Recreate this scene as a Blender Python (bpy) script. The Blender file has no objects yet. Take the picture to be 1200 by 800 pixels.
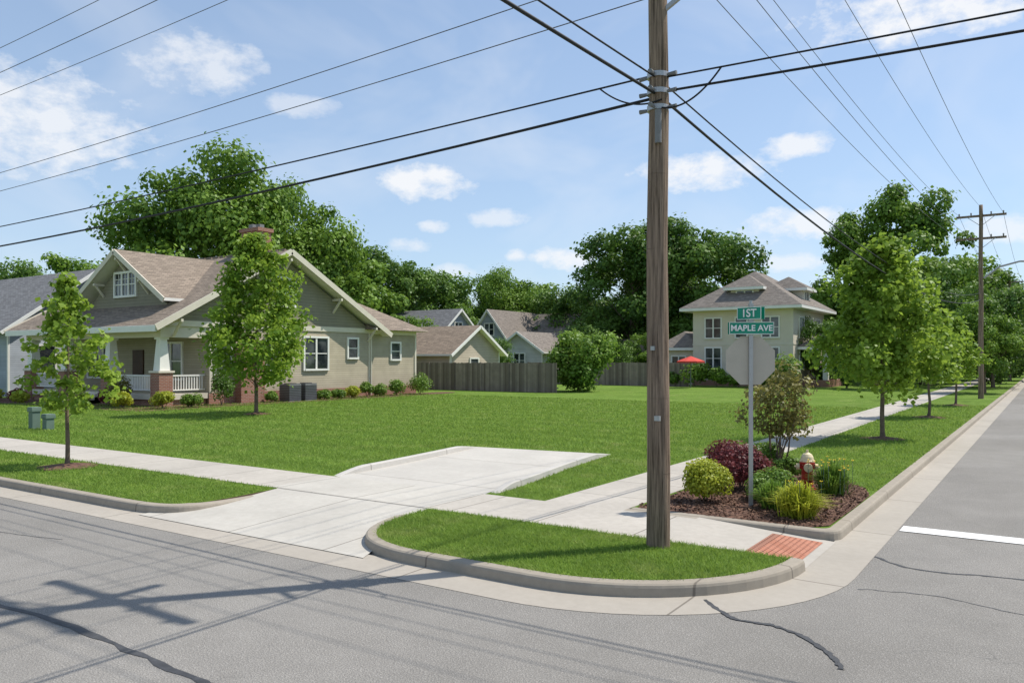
import bpy, math, random
import numpy as np
from mathutils import Vector
R=random.Random(7); rng=np.random.default_rng(11)
scene=bpy.context.scene
scene.view_settings.view_transform='Standard'; scene.view_settings.look='None'; scene.view_settings.exposure=0
BZ=0.13   # level of the block (lawn, pavements) above the carriageway

# ------------------------------------------------------------------ materials
class NT:
    def __init__(s,nt): s.nt=nt
    def n(s,t,**k):
        x=s.nt.nodes.new(t)
        for a,b in k.items(): setattr(x,a,b)
        return x
    def l(s,a,b): s.nt.links.new(a,b)
    def put(s,inp,v):
        if hasattr(v,'links') or isinstance(v,bpy.types.NodeSocket): s.l(v,inp)
        else: inp.default_value=v
    def m(s,op,a,b=0.0,c=None,clamp=False):
        x=s.n('ShaderNodeMath',operation=op,use_clamp=clamp)
        s.put(x.inputs[0],a); s.put(x.inputs[1],b)
        if c is not None: s.put(x.inputs[2],c)
        return x.outputs[0]
    def mix(s,f,a,b,blend='MIX'):
        x=s.n('ShaderNodeMix',data_type='RGBA',blend_type=blend)
        s.put(x.inputs[0],f)
        s.put(x.inputs[6],a if not isinstance(a,tuple) else (*a[:3],1)); s.put(x.inputs[7],b if not isinstance(b,tuple) else (*b[:3],1))
        return x.outputs[2]
    def noise(s,vec,scale,detail=4,rough=.55,dist=0):
        x=s.n('ShaderNodeTexNoise'); s.l(vec,x.inputs['Vector']); x.inputs['Scale'].default_value=scale
        x.inputs['Detail'].default_value=detail; x.inputs['Roughness'].default_value=rough; x.inputs['Distortion'].default_value=dist
        return x.outputs[0]
    def ramp(s,v,a,b,lo=0.0,hi=1.0):
        x=s.n('ShaderNodeMapRange',clamp=True); s.l(v,x.inputs[0])
        for i,q in zip((1,2,3,4),(a,b,lo,hi)): x.inputs[i].default_value=q
        return x.outputs[0]
def base(name,rough=.85,spec=.3,metal=0):
    m=bpy.data.materials.new(name); m.use_nodes=True
    t=NT(m.node_tree); b=m.node_tree.nodes['Principled BSDF']
    b.inputs['Roughness'].default_value=rough; b.inputs['Specular IOR Level'].default_value=spec; b.inputs['Metallic'].default_value=metal
    vec=t.n('ShaderNodeTexCoord').outputs['Object']
    return m,t,b,vec
def bump(t,b,h,strength=.4,dist=.01):
    x=t.n('ShaderNodeBump'); x.inputs['Strength'].default_value=strength; x.inputs['Distance'].default_value=dist
    t.l(h,x.inputs['Height']); t.l(x.outputs[0],b.inputs['Normal'])
def sc(c,k): return tuple(min(1,v*k) for v in c)
def plain(name,col,rough=.7,var=.15,nscale=3,bmp=.15,bscale=60,spec=.3,metal=0):
    m,t,b,v=base(name,rough,spec,metal)
    n=t.noise(v,nscale,4); n2=t.noise(v,bscale,2)
    c=t.mix(t.ramp(n,.3,.7),sc(col,1-var),sc(col,1+var))
    c=t.mix(t.ramp(n2,.3,.7),t.mix(.5,c,sc(col,1-var)),c)
    t.l(c,b.inputs['Base Color'])
    if bmp: bump(t,b,n2,bmp)
    return m
def concrete(name,col,jx=0,jy=0,w=.012,ox=0,oy=0,stain=.28):
    m,t,b,v=base(name,.9,.2)
    n=t.noise(v,.7,5,.6); n2=t.noise(v,9,4,.65); n3=t.noise(v,160,2)
    c=t.mix(t.ramp(n,.3,.7),sc(col,.84),sc(col,1.06))
    c=t.mix(t.ramp(n2,.35,.75),c,t.mix(stain,c,(.22,.19,.15)))
    c=t.mix(t.ramp(n3,.35,.65,0,.2),c,(.25,.23,.2))
    s=t.n('ShaderNodeSeparateXYZ'); t.l(v,s.inputs[0]); h=n3
    mask=None
    for ax,sp,o in ((0,jx,ox),(1,jy,oy)):
        if sp:
            f=t.m('FRACT',t.m('DIVIDE',t.m('ADD',s.outputs[ax],1000*sp+o),sp))
            e=t.m('MULTIPLY',t.m('SUBTRACT',.5,t.m('ABSOLUTE',t.m('SUBTRACT',f,.5))),sp)
            k=t.ramp(e,w*.5,w*1.3,1,0)
            mask=k if mask is None else t.m('MAXIMUM',mask,k)
            fl=t.m('FLOOR',t.m('DIVIDE',t.m('ADD',s.outputs[ax],1000*sp+o),sp))
            wn=t.n('ShaderNodeTexWhiteNoise',noise_dimensions='1D'); t.l(fl,wn.inputs['W'])
            c=t.mix(t.ramp(wn.outputs[0],0,1,0,.28),c,sc(col,.66))
    if mask is not None:
        c=t.mix(t.m('MULTIPLY',mask,.75),c,(.13,.11,.09)); h=t.m('SUBTRACT',t.m('MULTIPLY',n3,.3),mask)
    t.l(c,b.inputs['Base Color']); bump(t,b,h,.35,.008)
    return m
def asphalt():
    m,t,b,v=base('asphalt',.92,.2)
    big=t.noise(v,.16,4,.6); med=t.noise(v,1.6,5,.65); fine=t.noise(v,80,3,.75); grit=t.n('ShaderNodeTexVoronoi'); t.l(v,grit.inputs[0]); grit.inputs['Scale'].default_value=60
    c=t.mix(t.ramp(big,.38,.62),(.285,.265,.235),(.385,.36,.325))
    c=t.mix(t.ramp(med,.35,.7,0,.45),c,(.235,.22,.198))
    c=t.mix(t.ramp(fine,.36,.62,.0,.75),c,(.125,.118,.108))
    c=t.mix(t.ramp(grit.outputs['Distance'],.0,.35,.6,0),c,(.6,.57,.52))
    vd=t.n('ShaderNodeVectorMath',operation='ADD'); nn=t.n('ShaderNodeTexNoise'); nn.inputs['Scale'].default_value=1.3; nn.inputs['Detail'].default_value=4; t.l(v,nn.inputs['Vector'])
    t.l(v,vd.inputs[0]); t.l(nn.outputs[1],vd.inputs[1])
    vo=t.n('ShaderNodeTexVoronoi',feature='DISTANCE_TO_EDGE'); vo.inputs['Scale'].default_value=.22; t.l(vd.outputs[0],vo.inputs[0])
    cr=t.m('MULTIPLY',t.ramp(vo.outputs['Distance'],.0006,.0025,1,0),t.ramp(t.noise(v,.25,2),.5,.6))
    c=t.mix(t.m('MULTIPLY',cr,.5),c,(.1,.1,.095))
    c=t.mix(t.ramp(t.noise(v,.5,3,.5,1.5),.56,.75,0,.32),c,(.18,.17,.155))
    t.l(c,b.inputs['Base Color']); bump(t,b,t.m('ADD',fine,t.m('MULTIPLY',grit.outputs['Distance'],-.8)),.6,.012)
    return m
def stripes(t,v):
    s=t.n('ShaderNodeSeparateXYZ'); t.l(v,s.inputs[0])
    w=t.m('SINE',t.m('MULTIPLY',t.m('ADD',s.outputs[1],t.m('MULTIPLY',s.outputs[0],.06)),2*math.pi/1.5))
    return t.ramp(w,-.35,.35,0,.3)
def lawnmat(name,a,bc,dry):
    m,t,b,v=base(name,.95,.1)
    c=t.mix(t.ramp(t.noise(v,.35,4,.6),.35,.65),a,bc)
    c=t.mix(stripes(t,v),c,sc(a,.7))
    c=t.mix(t.ramp(t.noise(v,4,5,.7),.43,.7,0,.65),c,sc(a,.5))
    c=t.mix(t.ramp(t.noise(v,.9,5,.7),.54,.7,0,.55),c,dry)
    c=t.mix(t.ramp(t.noise(v,45,3,.75),.45,.65,0,.5),c,sc(a,.35))
    t.l(c,b.inputs['Base Color']); bump(t,b,t.noise(v,40,3,.8),.8,.05)
    return m
def leafmat(name,dark,light,tr=.35,rough=.5,dry=None):
    m,t,b,v=base(name,rough,.25)
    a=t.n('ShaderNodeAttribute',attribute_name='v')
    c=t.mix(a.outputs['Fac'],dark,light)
    if dry:
        c=t.mix(stripes(t,v),c,sc(dark,.8))
        c=t.mix(t.ramp(t.noise(v,4,4,.7),.43,.7,0,.6),c,sc(dark,.6))
        c=t.mix(t.ramp(t.noise(v,.9,5,.7),.54,.7,0,.5),t.mix(t.ramp(t.noise(v,.35,3,.6),.35,.65,0,.45),c,dark),dry)
    t.l(c,b.inputs['Base Color'])
    if tr:
        tl=t.n('ShaderNodeBsdfTranslucent'); t.l(t.mix(.5,c,sc(light,1.15)),tl.inputs[0])
        ms=t.n('ShaderNodeMixShader'); ms.inputs[0].default_value=tr
        t.l(b.outputs[0],ms.inputs[1]); t.l(tl.outputs[0],ms.inputs[2])
        t.l(ms.outputs[0],m.node_tree.nodes['Material Output'].inputs[0])
    return m
def siding(name,col,row=.13):
    m,t,b,v=base(name,.75,.25)
    s=t.n('ShaderNodeSeparateXYZ'); t.l(v,s.inputs[0])
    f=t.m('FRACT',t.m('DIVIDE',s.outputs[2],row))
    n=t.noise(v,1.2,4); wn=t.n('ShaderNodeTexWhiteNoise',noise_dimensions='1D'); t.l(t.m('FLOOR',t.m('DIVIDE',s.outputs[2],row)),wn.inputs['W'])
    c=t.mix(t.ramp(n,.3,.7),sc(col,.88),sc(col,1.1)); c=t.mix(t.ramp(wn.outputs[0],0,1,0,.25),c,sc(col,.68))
    c=t.mix(t.ramp(f,.86,.97,0,.6),c,sc(col,.35))  # shade line under each board lap, painted into the siding colour
    t.l(c,b.inputs['Base Color']); bump(t,b,t.m('SUBTRACT',1,f),.7,.03); return m
def brickmat(name,c1,c2,mortar,bw=.22,rh=.075,ms=.01,bmp=.4,rough=.9):
    m,t,b,v=base(name,rough,.2)
    s=t.n('ShaderNodeSeparateXYZ'); t.l(v,s.inputs[0]); cb=t.n('ShaderNodeCombineXYZ')
    t.l(t.m('ADD',s.outputs[0],s.outputs[1]),cb.inputs[0]); t.l(s.outputs[2],cb.inputs[1])
    k=t.n('ShaderNodeTexBrick'); t.l(cb.outputs[0],k.inputs['Vector']); k.inputs['Scale'].default_value=1
    k.inputs['Color1'].default_value=(*c1,1); k.inputs['Color2'].default_value=(*c2,1); k.inputs['Mortar'].default_value=(*mortar,1)
    k.inputs['Mortar Size'].default_value=ms; k.inputs['Brick Width'].default_value=bw; k.inputs['Row Height'].default_value=rh
    c=t.mix(t.ramp(t.noise(v,1.1,4),.3,.75,0,.45),k.outputs[0],sc(c1,.65))
    t.l(c,b.inputs['Base Color']); bump(t,b,t.m('SUBTRACT',1,k.outputs['Fac']),bmp,.012); return m
def shingle(name,c): return brickmat(name,c,sc(c,.62),sc(c,.42),.34,.1,.01,.5)
def woodpole():
    m,t,b,v=base('weathered_pole_wood',.9,.15)
    mp=t.n('ShaderNodeMapping'); mp.inputs['Scale'].default_value=(22,22,.7); t.l(v,mp.inputs[0])
    g=t.noise(mp.outputs[0],1.6,7,.7); g2=t.noise(v,1.3,4)
    c=t.mix(t.ramp(g,.36,.62),(.045,.03,.02),(.36,.26,.185)); c=t.mix(t.ramp(g2,.35,.7,0,.4),c,(.25,.19,.15))
    t.l(c,b.inputs['Base Color']); bump(t,b,g,.9,.02); return m
def fencemat():
    m,t,b,v=base('fence_wood',.9,.15)
    s=t.n('ShaderNodeSeparateXYZ'); t.l(v,s.inputs[0])
    wn=t.n('ShaderNodeTexWhiteNoise',noise_dimensions='1D'); t.l(t.m('FLOOR',t.m('DIVIDE',s.outputs[0],.15)),wn.inputs['W'])
    c=t.mix(wn.outputs[0],(.15,.12,.1),(.36,.3,.25)); c=t.mix(t.ramp(t.noise(v,2,4),.3,.7,0,.5),c,(.15,.125,.1))
    t.l(c,b.inputs['Base Color']); return m
def glassmat():
    m,t,b,v=base('window_glass',.06,.7)
    c=t.mix(t.ramp(t.noise(v,.8,3),.4,.65),(.015,.02,.025),(.12,.13,.13)); t.l(c,b.inputs['Base Color']); return m

M={}
M['asphalt']=asphalt()
M['walk_x']=concrete('pavement_concrete_x',(.54,.495,.43),jx=1.5)
M['walk_y']=concrete('pavement_concrete_y',(.54,.495,.43),jy=1.5)
M['drive']=concrete('driveway_concrete',(.59,.555,.495),jy=3.0,oy=.5,stain=.2)
M['apron']=concrete('apron_concrete',(.575,.54,.475),jx=1.9,oy=.2,stain=.2)
M['kerb']=concrete('kerb_concrete',(.43,.375,.3),jx=3,jy=3,stain=.5)
M['kerb_n']=concrete('kerb_concrete_new',(.6,.57,.52),jy=3,stain=.15)
M['gutter']=concrete('gutter_concrete',(.5,.45,.38),jx=3,jy=3)
M['lawn']=lawnmat('lawn_turf',(.145,.245,.035),(.21,.325,.055),(.31,.34,.11))
M['soil']=plain('soil',(.09,.06,.04),.95)
M['mulch']=plain('bark_mulch',(.15,.08,.055),.95,.45,14,1.0,45)
M['seal']=plain('crack_sealant',(.07,.07,.072),.6,.3,9)
M['hair']=plain('road_hairline',(.16,.155,.15),.8,.3,9)
M['paint']=plain('road_paint',(.78,.77,.74),.8,.16,9)
M['tactile']=brickmat('tactile_brick',(.45,.19,.12),(.52,.24,.16),(.33,.17,.12))
M['pole']=woodpole(); M['fence']=fencemat(); M['glass']=glassmat()
M['white']=plain('white_trim_paint',(.8,.78,.72),.55,.06,2,.05)
M['cream']=plain('cream_trim_paint',(.66,.6,.49),.6,.06,2,.05)
M['sid1']=siding('olive_taupe_siding',(.42,.365,.265)); M['shk1']=siding('olive_shingle_siding',(.26,.235,.17),.17)
M['sid2']=siding('blue_grey_siding',(.36,.39,.43)); M['sid3']=siding('tan_siding',(.48,.41,.32)); M['sid4']=siding('pale_siding',(.58,.57,.54))
M['stucco']=plain('stucco',(.66,.59,.475),.9,.06,1.2,.25)
M['roof1']=shingle('brown_shingles',(.33,.265,.205)); M['roof2']=shingle('grey_shingles',(.26,.255,.255)); M['roof3']=shingle('tan_shingles',(.36,.28,.21)); M['roof4']=shingle('taupe_shingles',(.29,.25,.215))
M['brick']=brickmat('red_brick',(.3,.12,.075),(.38,.17,.11),(.4,.35,.3))
M['bark']=plain('tree_bark',(.18,.135,.095),.95,.35,8,.8,30)
M['metal']=plain('galvanised_steel',(.42,.42,.42),.45,.1,4,.05,60,.5,.6)
M['alu']=plain('sign_back_aluminium',(.47,.43,.36),.6,.08,3,.03)
M['green']=plain('sign_green',(.01,.25,.16),.45,.08,3,.02)
M['wsign']=plain('sign_white',(.8,.8,.78),.5,.04)
M['redsign']=plain('sign_red',(.5,.02,.02),.5,.05)
M['hyd']=plain('hydrant_red',(.45,.035,.02),.45,.25,9,.15)
M['hydw']=plain('hydrant_cream',(.75,.62,.38),.5,.15,9,.15)
M['black']=plain('cable_black',(.018,.018,.02),.6,.2)
M['wiregrey']=plain('wire_aluminium_grey',(.12,.12,.13),.6,.2)
M['grey']=plain('grey_equipment',(.2,.2,.2),.6,.15)
M['box']=plain('utility_green',(.14,.2,.16),.6,.15)
M['umb']=plain('umbrella_red',(.6,.07,.05),.8,.1)
M['door']=plain('dark_door',(.07,.035,.02),.5,.2)
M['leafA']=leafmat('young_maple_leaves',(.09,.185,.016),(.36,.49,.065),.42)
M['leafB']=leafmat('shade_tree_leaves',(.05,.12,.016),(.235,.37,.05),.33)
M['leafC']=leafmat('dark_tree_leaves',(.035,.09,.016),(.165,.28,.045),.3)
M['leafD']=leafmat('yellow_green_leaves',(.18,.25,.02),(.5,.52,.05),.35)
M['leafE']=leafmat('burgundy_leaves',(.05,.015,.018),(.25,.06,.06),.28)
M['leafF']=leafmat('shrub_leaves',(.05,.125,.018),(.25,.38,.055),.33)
M['leafG']=leafmat('reddish_green_leaves',(.1,.11,.03),(.3,.27,.075),.35)
M['flower']=plain('yellow_flowers',(.85,.6,.03),.6,.1)
M['blade']=leafmat('grass_blades',(.13,.235,.027),(.37,.5,.095),.38,.6,dry=(.42,.43,.155))
M['chips']=leafmat('mulch_chips',(.045,.025,.017),(.26,.15,.1),.0,.9)

# ------------------------------------------------------------------ mesh helpers
def link(o,parent=None):
    scene.collection.objects.link(o)
    if parent is not None: o.parent=parent
    return o
def empty(name,loc=(0,0,0),yaw=0):
    o=bpy.data.objects.new(name,None); o.location=loc; o.rotation_euler=(0,0,yaw); o.empty_display_size=.3
    scene.collection.objects.link(o); return o
class MB:
    def __init__(s): s.v=[];s.f=[];s.m=[];s.mats=[]
    def mi(s,k):
        if k not in s.mats: s.mats.append(k)
        return s.mats.index(k)
    def face(s,pts,mat):
        i=len(s.v); s.v+= [tuple(p) for p in pts]; s.f.append(tuple(range(i,i+len(pts)))); s.m.append(s.mi(mat))
    def mesh(s,vs,fs,mat):
        i=len(s.v); s.v+=[tuple(p) for p in vs]; k=s.mi(mat)
        for f in fs: s.f.append(tuple(a+i for a in f)); s.m.append(k)
    def box(s,x0,x1,y0,y1,z0,z1,mat):
        vs=[(x0,y0,z0),(x1,y0,z0),(x1,y1,z0),(x0,y1,z0),(x0,y0,z1),(x1,y0,z1),(x1,y1,z1),(x0,y1,z1)]
        s.mesh(vs,[(0,3,2,1),(4,5,6,7),(0,1,5,4),(1,2,6,5),(2,3,7,6),(3,0,4,7)],mat)
    def abox(s,ax,pos,sg,a0,a1,z0,z1,d0,d1,mat):
        p0,p1=sorted((pos+sg*d0,pos+sg*d1))
        if ax=='x': s.box(p0,p1,a0,a1,z0,z1,mat)
        else: s.box(a0,a1,p0,p1,z0,z1,mat)
    def window(s,ax,pos,sg,c,z0,z1,w,cols=2,frame='white',rows=1,double=True):
        a0,a1=c-w/2,c+w/2; t=.11
        s.abox(ax,pos,sg,a0,a1,z0,z1,.0,.02,'glass')
        s.abox(ax,pos,sg,a0-t,a0,z0-t,z1+t,.0,.09,frame); s.abox(ax,pos,sg,a1,a1+t,z0-t,z1+t,.0,.09,frame)
        s.abox(ax,pos,sg,a0,a1,z1,z1+t,.0,.10,frame); s.abox(ax,pos,sg,a0,a1,z0-t,z0,.0,.12,frame)
        for i in range(1,cols):
            x=a0+w*i/cols; s.abox(ax,pos,sg,x-.055,x+.055,z0,z1,.021,.075,frame)
        if double: zm=(z0+z1)/2; s.abox(ax,pos,sg,a0,a1,zm-.025,zm+.025,.022,.055,frame)
        if rows>1:
            for i in range(cols):
                x=a0+w*(i+.5)/cols; s.abox(ax,pos,sg,x-.012,x+.012,z0,z1,.022,.04,frame)
            zq=z0+(z1-z0)*.75; s.abox(ax,pos,sg,a0,a1,zq-.012,zq+.012,.023,.041,frame)
    def slab(s,q,th,mat,edge=None):
        n=len(q); top=[Vector(p) for p in q]; bot=[p-Vector((0,0,th)) for p in top]
        i=len(s.v); s.v+=[tuple(p) for p in top+bot]
        s.f.append(tuple(range(i,i+n))); s.m.append(s.mi(mat))
        s.f.append(tuple(range(i+2*n-1,i+n-1,-1))); s.m.append(s.mi(edge or mat))
        for k in range(n):
            j=(k+1)%n; s.f.append((i+k,i+n+k,i+n+j,i+j)); s.m.append(s.mi(edge or mat))
    def beam(s,p,q,w,h,mat):
        p=Vector(p);q=Vector(q); d=(q-p).normalized(); up=Vector((0,0,1))
        if abs(d.z)>.98: up=Vector((1,0,0))
        r=d.cross(up).normalized()*w/2; u=r.cross(d).normalized()*h/2
        vs=[p-r-u,p+r-u,p+r+u,p-r+u,q-r-u,q+r-u,q+r+u,q-r+u]
        s.mesh(vs,[(0,3,2,1),(4,5,6,7),(0,1,5,4),(1,2,6,5),(2,3,7,6),(3,0,4,7)],mat)
    def tube(s,p,q,r0,r1,mat,seg=8,cap=True):
        p=Vector(p);q=Vector(q); d=(q-p).normalized(); up=Vector((0,0,1)) if abs(d.z)<.95 else Vector((1,0,0))
        a=d.cross(up).normalized(); b=a.cross(d)
        vs=[]
        for c,r in((p,r0),(q,r1)):
            for k in range(seg): th=2*math.pi*k/seg; vs.append(c+a*(r*math.cos(th))+b*(r*math.sin(th)))
        fs=[(k,(k+1)%seg,seg+(k+1)%seg,seg+k) for k in range(seg)]
        if cap: fs+= [tuple(range(seg-1,-1,-1)),tuple(range(seg,2*seg))]
        s.mesh(vs,fs,mat)
    def lathe(s,prof,mat,cx=0,cy=0,seg=20):
        vs=[];fs=[]
        for r,z in prof:
            for k in range(seg): th=2*math.pi*k/seg; vs.append((cx+r*math.cos(th),cy+r*math.sin(th),z))
        for i in range(len(prof)-1):
            for k in range(seg): j=(k+1)%seg; fs.append((i*seg+k,i*seg+j,(i+1)*seg+j,(i+1)*seg+k))
        fs+=[tuple(range(seg-1,-1,-1)),tuple((len(prof)-1)*seg+k for k in range(seg))]
        s.mesh(vs,fs,mat)
    def obj(s,name,parent=None,smooth=False,bevel=0):
        me=bpy.data.meshes.new(name); me.from_pydata(s.v,[],s.f)
        for k in s.mats: me.materials.append(M[k])
        me.polygons.foreach_set('material_index',s.m)
        if smooth: me.polygons.foreach_set('use_smooth',[True]*len(s.f))
        me.update(); o=bpy.data.objects.new(name,me); link(o,parent)
        if bevel:
            b=o.modifiers.new('bevel','BEVEL'); b.width=bevel; b.segments=2; b.limit_method='ANGLE'
        return o
def npmesh(name,V,n,mat,attr=None):
    me=bpy.data.meshes.new(name); N=len(V)//n
    me.vertices.add(len(V)); me.vertices.foreach_set('co',np.ascontiguousarray(V,dtype=np.float32).ravel())
    me.loops.add(N*n); me.loops.foreach_set('vertex_index',np.arange(N*n,dtype=np.int32))
    me.polygons.add(N); me.polygons.foreach_set('loop_start',np.arange(0,N*n,n,dtype=np.int32))
    me.materials.append(M[mat]); me.update(calc_edges=True)
    if attr is not None:
        a=me.attributes.new('v','FLOAT','FACE'); a.data.foreach_set('value',np.clip(attr,0,1).astype(np.float32))
    return me
def unit(a): return a/np.maximum(1e-6,np.linalg.norm(a,axis=1,keepdims=True))
def leafV(P,Nr,size,asp=.42):
    n=unit(Nr); t=unit(np.cross(n,rng.normal(size=P.shape))); b=np.cross(n,t)
    s=(size*(.65+.7*rng.random(len(P))))[:,None]
    v0=P-t*s*.5; v1=P+b*s*asp+n*s*.08; v2=P+t*s*.55; v3=P-b*s*asp+n*s*.08
    return np.stack([v0,v1,v2,v3],1).reshape(-1,3)

# ------------------------------------------------------------------ ground, road
def sheet(name,pts,z,mat,parent=None,down=None,side='soil'):
    mb=MB(); mb.face([(x,y,z) for x,y in pts],mat)
    if down is not None:
        n=len(pts)
        for i in range(n):
            a=pts[i];b=pts[(i+1)%n]; mb.face([(a[0],a[1],z),(a[0],a[1],down),(b[0],b[1],down),(b[0],b[1],z)],side)
    return mb.obj(name,parent)
sheet('ground',[(-1500,-1500),(1500,-1500),(1500,1500),(-1500,1500)],-.02,'lawn')
mb=MB()
mb.face([(-400,-3.6,0),(400,-3.6,0),(400,7.3,0),(-400,7.3,0)],'asphalt')
mb.face([(-2.4,7.3,0),(7.1,7.3,0),(7.1,600,0),(-2.4,600,0)],'asphalt')
mb.face([(-2.4,-300,0),(7.1,-300,0),(7.1,-3.6,0),(-2.4,-3.6,0)],'asphalt')
mb.face([(-5,7.3,0),(-2.4,7.3,0),(-2.4,9.9,0),(-5,9.9,0)],'asphalt')
mb.obj('road')

def catmull(p,k=8):
    q=[p[0]]+p+[p[-1]]; out=[]
    for i in range(1,len(q)-2):
        for j in range(k):
            t=j/k; a,b,c,d=[np.array(q[i+m]) for m in(-1,0,1,2)]
            out.append(tuple(.5*((2*b)+(-a+c)*t+(2*a-5*b+4*c-d)*t*t+(-a+3*b-3*c+d)*t**3)))
    out.append(tuple(p[-1])); return out
def normals(path):
    P=np.array(path,float); T=np.gradient(P,axis=0); T=unit(T); return P,np.stack([T[:,1],-T[:,0]],1)
def sweep(name,path,prof,mat,hs=None,parent=None,smooth=False):
    P,N=normals(path); vs=[];n=len(prof)
    for i,(p,nn) in enumerate(zip(P,N)):
        h=1 if hs is None else hs[i]
        for o,z in prof: q=p+nn*o; vs.append((q[0],q[1],z*h if z>0 else z))
    fs=[(i*n+j,i*n+j+1,(i+1)*n+j+1,(i+1)*n+j) for i in range(len(P)-1) for j in range(n-1)]
    mb=MB(); mb.mesh(vs,fs,mat); L=len(P)-1
    mb.mesh([vs[k] for k in range(n)],[tuple(range(n))],mat); mb.mesh([vs[L*n+k] for k in range(n)],[tuple(range(n-1,-1,-1))],mat)
    return mb.obj(name,parent,smooth)
KP=[(0,-.03),(-.012,.1),(-.022,.125),(-.045,.14),(-.16,.146),(-.165,.02)]
arc=[(-4.6+2.3*math.sin(a),9.4-2.3*math.cos(a)) for a in np.linspace(0,math.pi/2,16)]
isl=catmull([(-8.0,9.4),(-7.97,8.7),(-7.72,7.95),(-7.25,7.4),(-6.55,7.13),(-5.6,7.1),(-4.6,7.1)],7)[:-1]+arc
hs=[min(1,.45+.08*i) for i in range(len(isl))]
sweep('kerb',isl,KP,'kerb',hs)
ver=[(-300,7.1),(-200,7.1),(-100,7.1),(-50,7.1),(-30,7.1),(-20,7.1),(-14,7.1)]+catmull([(-12.6,7.1),(-11.7,7.16),(-11.2,7.45),(-11.08,8.1),(-11.2,9.4)],7)
hs=[1]*(len(ver)-14)+list(np.linspace(1,.6,14))
sweep('kerb',ver,KP,'kerb',hs)
bedk=[(-5.3,11.06),(-4.4,11.06),(-3.2,11.06)]+[(-2.6+.3*math.sin(a),11.36-.3*math.cos(a)) for a in np.linspace(0,math.pi/2,8)]+[(-2.3,y) for y in (13,18,25,40,80,150,400)]
sweep('kerb',bedk,KP,'kerb')
gut=[(-300,7.1),(-100,7.1),(-40,7.1),(-14,7.1),(-9,7.1),(-6,7.1)]+arc+[(-2.3,11),(-2.3,20),(-2.3,60),(-2.3,400)]
sweep('gutter',gut,[(.52,.004),(.1,.008),(-.06,.014)],'gutter')
east=[(7.0,400),(7.0,120),(7.0,40),(7.0,9.4)]+[(9.3-2.3*math.cos(a),9.4-2.3*math.sin(a)) for a in np.linspace(.1,math.pi/2,12)]+[(20,7.1),(60,7.1),(300,7.1)]
sweep('kerb',east,KP,'kerb')
sheet('lawn',[(7.15,400),(7.15,9.5),(9.4,7.25),(300,7.25),(300,400)],BZ,'lawn')
for nm,pts in (('lawn',[(-300,-3.7),(-2.45,-3.7),(-2.45,-200),(-300,-200)]),('lawn',[(7.15,-3.7),(300,-3.7),(300,-200),(7.15,-200)])): sheet(nm,pts,BZ,'lawn',down=-.01)

P,N=normals(isl); inner=[tuple(p-n*.155) for p,n in zip(P,N)]
island_poly=inner; sheet('lawn',inner,BZ,'lawn',down=-.01)
P,N=normals(ver); vin=[tuple(p-n*.155) for p,n in zip(P,N)]
verge_poly=vin+[(-300,9.4)]; sheet('lawn',verge_poly,BZ,'lawn',down=-.01)
sheet('lawn',[(-300,10.95),(-6.75,10.95),(-6.75,400),(-300,400)],BZ,'lawn')
sheet('lawn',[(-5.35,11.2),(-2.45,11.2),(-2.45,400),(-5.35,400)],BZ,'lawn')
sheet('sidewalk',[(-300,9.4),(-4.2,9.4),(-4.2,10.95),(-300,10.95)],BZ+.006,'walk_x',down=-.01,side='walk_x')
sheet('sidewalk',[(-6.75,10.95),(-5.35,10.95),(-5.35,400),(-6.75,400)],BZ+.005,'walk_y',down=-.01,side='walk_y')
mb=MB(); mb.face([(-5.35,10.95,BZ+.004),(-4.2,10.95,BZ+.004),(-4.2,11.1,BZ+.004),(-5.35,11.1,BZ+.004)],'kerb')
mb.obj('sidewalk')
mb=MB()
mb.face([(-4.2,9.38,BZ+.006),(-2.33,9.38,.016),(-2.33,11.08,.016),(-4.2,11.08,BZ+.006)],'walk_x'); mb.obj('kerb_ramp')
def rz(x): return BZ+.006+(x+4.2)/1.87*(.016-BZ-.006)
mb=MB(); mb.face([(-3.1,9.6,rz(-3.1)+.006),(-2.45,9.6,rz(-2.45)+.006),(-2.45,10.9,rz(-2.45)+.006),(-3.1,10.9,rz(-3.1)+.006)],'tactile')
for i in range(9):
    for j in range(18):
        x=-3.06+.07*i; y=9.65+.07*j; mb.tube((x,y,rz(x)),(x,y,rz(x)+.013),.018,.012,'tactile',6)
mb.obj('tactile_paving')
mb=MB(); mb.face([(-11.7,7.0,.016),(-6.9,7.0,.016),(-7.9,9.41,BZ+.002),(-11.4,9.41,BZ+.002)],'apron'); mb.obj('driveway_apron')
dl=[(-11.55,10.95),(-11.7,12.3),(-12.0,14.5),(-12.38,16.7)]; dr=[(-7.95,10.95),(-8.15,12.5),(-8.5,15),(-8.8,17.2)]
sheet('driveway',dl+dr[::-1],BZ+.004,'drive')
sheet('driveway',[(-11.55,9.42),(-7.95,9.42),(-7.95,10.94),(-11.55,10.94)],BZ+.010,'apron')
kp2=[(.08,.1),(.07,.235),(.05,.25),(-.06,.25),(-.08,.235),(-.08,.1)]
def ramph(n): return [max(.52,min(1,.5+.09*i,.5+.12*(n-1-i))) for i in range(n)]
a=catmull([(-11.62,11.05)]+dl[1:],8); sweep('driveway_kerb',a,kp2,'kerb_n',ramph(len(a)))
a=catmull([(-7.88,11.15),(-8.0,12.2)]+dr[2:],8); sweep('driveway_kerb',a,kp2,'kerb_n',ramph(len(a)))
bed_poly=[(-5.25,11.22),(-2.75,11.22),(-2.5,11.5),(-2.48,13),(-2.49,14.4),(-2.65,15.0),(-3.0,15.6),(-3.5,16.3),(-4.1,16.9),(-4.8,17.1),(-5.25,17.0)]
sheet('mulch_bed',bed_poly,BZ+.012,'mulch')
n=9000; X=rng.uniform(-5.3,-2.4,n); Y=rng.uniform(11.2,17,n)
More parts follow.
